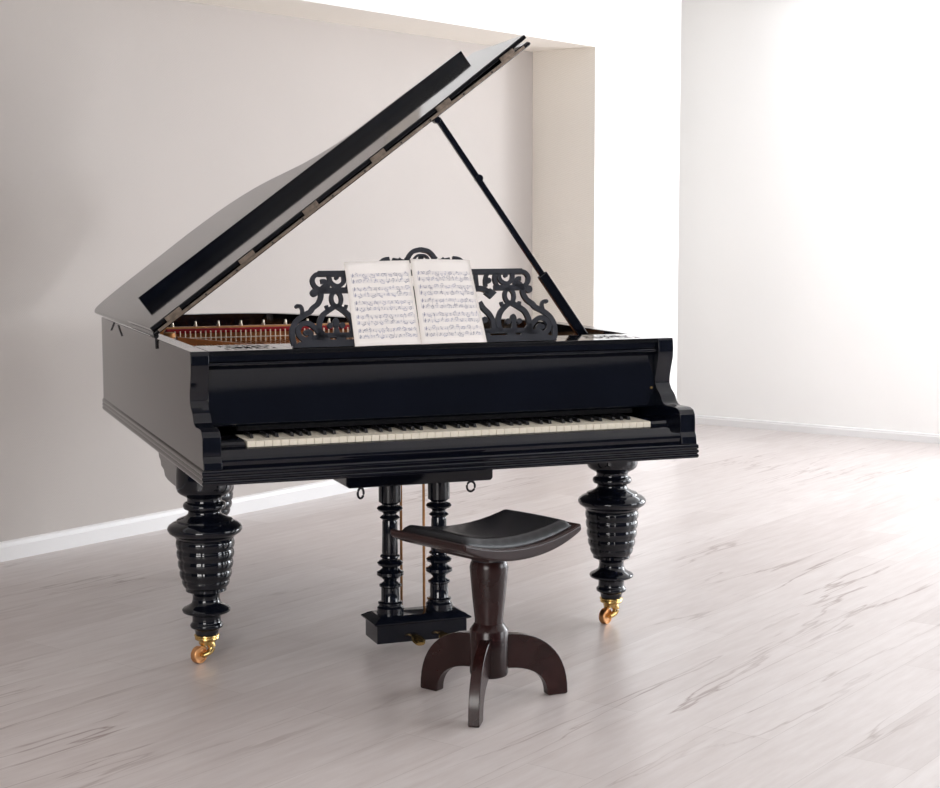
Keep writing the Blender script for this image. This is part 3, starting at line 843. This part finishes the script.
# seat: a saddle board, curved along its long side
SA_ = math.radians(21.6); su = Vector((math.cos(SA_), math.sin(SA_), 0)); sv = Vector((-su.y, su.x, 0)); SC = Vector((-.036, -.268, 0))
HL, HWd = .214, .150
def sag(u): return .4525+.036*(u/HL)**2
def seat_pt(u, v, z): return SC+su*u+sv*v+Vector((0, 0, z))
def seat_sheet(bm, hl, hw, top, bot, nu=28, nv=14, round_=.0):
    T_, B_ = [], []
    for i in range(nu+1):
        u = -hl+2*hl*i/nu
        T_.append([bm.verts.new(seat_pt(u, -hw+2*hw*j/nv, top(u, -hw+2*hw*j/nv))) for j in range(nv+1)])
        B_.append([bm.verts.new(seat_pt(u, -hw+2*hw*j/nv, bot(u, -hw+2*hw*j/nv))) for j in range(nv+1)])
    for i in range(nu):
        for j in range(nv):
            bm.faces.new((T_[i][j], T_[i+1][j], T_[i+1][j+1], T_[i][j+1])); bm.faces.new((B_[i][j], B_[i][j+1], B_[i+1][j+1], B_[i+1][j]))
    for i in range(nu):
        bm.faces.new((T_[i][0], B_[i][0], B_[i+1][0], T_[i+1][0])); bm.faces.new((T_[i][nv], T_[i+1][nv], B_[i+1][nv], B_[i][nv]))
    for j in range(nv):
        bm.faces.new((T_[0][j], T_[0][j+1], B_[0][j+1], B_[0][j])); bm.faces.new((T_[nu][j], B_[nu][j], B_[nu][j+1], T_[nu][j+1]))
b = bm_new()
seat_sheet(b, HL, HWd, lambda u, v: sag(u), lambda u, v: sag(u)-.034+.014*min(1, abs(u)/HL)**3)
seat = link('seat_frame', b, M['stool'], stool, bevel=.007, ang=40, seg=3)
b = bm_new()
def cush(u, v):
    a = min(1, (1-abs(u)/(HL-.020))*9); c = min(1, (1-abs(v)/(HWd-.020))*7)
    e = (max(0, a)*max(0, c))**.45
    w = -.0022*math.sin(u*170+1.5*math.sin(v*60))*max(0, 1-c*1.0)
    return sag(u)+.001+0.020*e+.009*(1-(u/HL)**2)*(1-(v/HWd)**2)+w*e*1.6
seat_sheet(b, HL-.020, HWd-.020, cush, lambda u, v: sag(u)-.001, nu=44, nv=30)
link('cushion', b, M['leather'], stool, ang=60)
b = bm_new()
vs = box(b, -.085, .118, -.10, .10, .4135, .4280)
for v in vs: v.co = SC+su*v.co.x+sv*v.co.y+Vector((0, 0, v.co.z))
link('mount_plate', b, M['stool'], stool, bevel=.001)

# ------------------------------------------------------------------ light
def area(name, s, t, z, w, h, power, col, direction):
    l = bpy.data.lights.new(name, 'AREA'); l.shape = 'RECTANGLE'; l.size = w; l.size_y = h; l.energy = power; l.color = col
    o = bpy.data.objects.new(name, l); C.objects.link(o); o.location = rm(s, t, z)
    o.rotation_euler = Vector(direction).to_track_quat('-Z', 'Y').to_euler()
    return o
for k, (a, c) in enumerate(WIN):
    area('window_and_fill_light', S1+.10, (a+c)/2, (WZ0+WZ1)/2, c-a-.02, WZ1-WZ0-.02, (300, 200)[k], (.93, .965, 1.0), -AX)
area('window_and_fill_light', S0-.09, sum(LW)/2, 1.5, LW[1]-LW[0]-.02, 1.88, 285, (1.0, .97, .94), AX)  # fill lamp in the added left window
area('window_and_fill_light', sum(FWN)/2, T0-.09, 1.5, FWN[1]-FWN[0]-.02, 1.88, 260, (.93, .965, 1.0), BX)  # fill lamp in the added window behind the viewer
area('added_skylight_lamp', (SK[0]+SK[1])/2, (SK[2]+SK[3])/2, ZC+.075, SK[1]-SK[0]-.02, SK[3]-SK[2]-.02, 125, (.96, .98, 1.0), (0, 0, -1))  # lamp over the added skylight, washes the right wall
W = bpy.data.worlds.new('World'); bpy.context.scene.world = W; W.use_nodes = True
W.node_tree.nodes['Background'].inputs['Color'].default_value = (.75, .85, 1, 1)
W.node_tree.nodes['Background'].inputs['Strength'].default_value = 1.0

# ------------------------------------------------------------------ camera
cam = bpy.data.cameras.new('camera'); co = bpy.data.objects.new('camera', cam); C.objects.link(co)
yaw, pitch, roll = -.357576, -.105622, -.001643
fwd = Vector((math.sin(-yaw)*math.cos(pitch), math.cos(yaw)*math.cos(pitch), math.sin(pitch)))
rt = Vector((math.cos(yaw), math.sin(yaw), 0)); up = rt.cross(fwd)
r2 = rt*math.cos(roll)+up*math.sin(roll); u2 = up*math.cos(roll)-rt*math.sin(roll)
co.matrix_world = Matrix.Translation((-1.572254, -4.254231, 1.296924)) @ Matrix(((r2.x, u2.x, -fwd.x, 0), (r2.y, u2.y, -fwd.y, 0), (r2.z, u2.z, -fwd.z, 0), (0, 0, 0, 1)))
cam.sensor_width = 36; cam.sensor_fit = 'HORIZONTAL'; cam.lens = 1613.78*36/940
cam.clip_start = .05
sc = bpy.context.scene
sc.camera = co
sc.view_settings.view_transform = 'Standard'; sc.view_settings.look = 'None'; sc.view_settings.gamma = 1
sc.view_settings.use_curve_mapping = False
sc.view_settings.exposure = -0.9
sc.cycles.max_bounces = 12; sc.cycles.diffuse_bounces = 8; sc.cycles.glossy_bounces = 6
sc.cycles.use_denoising = True
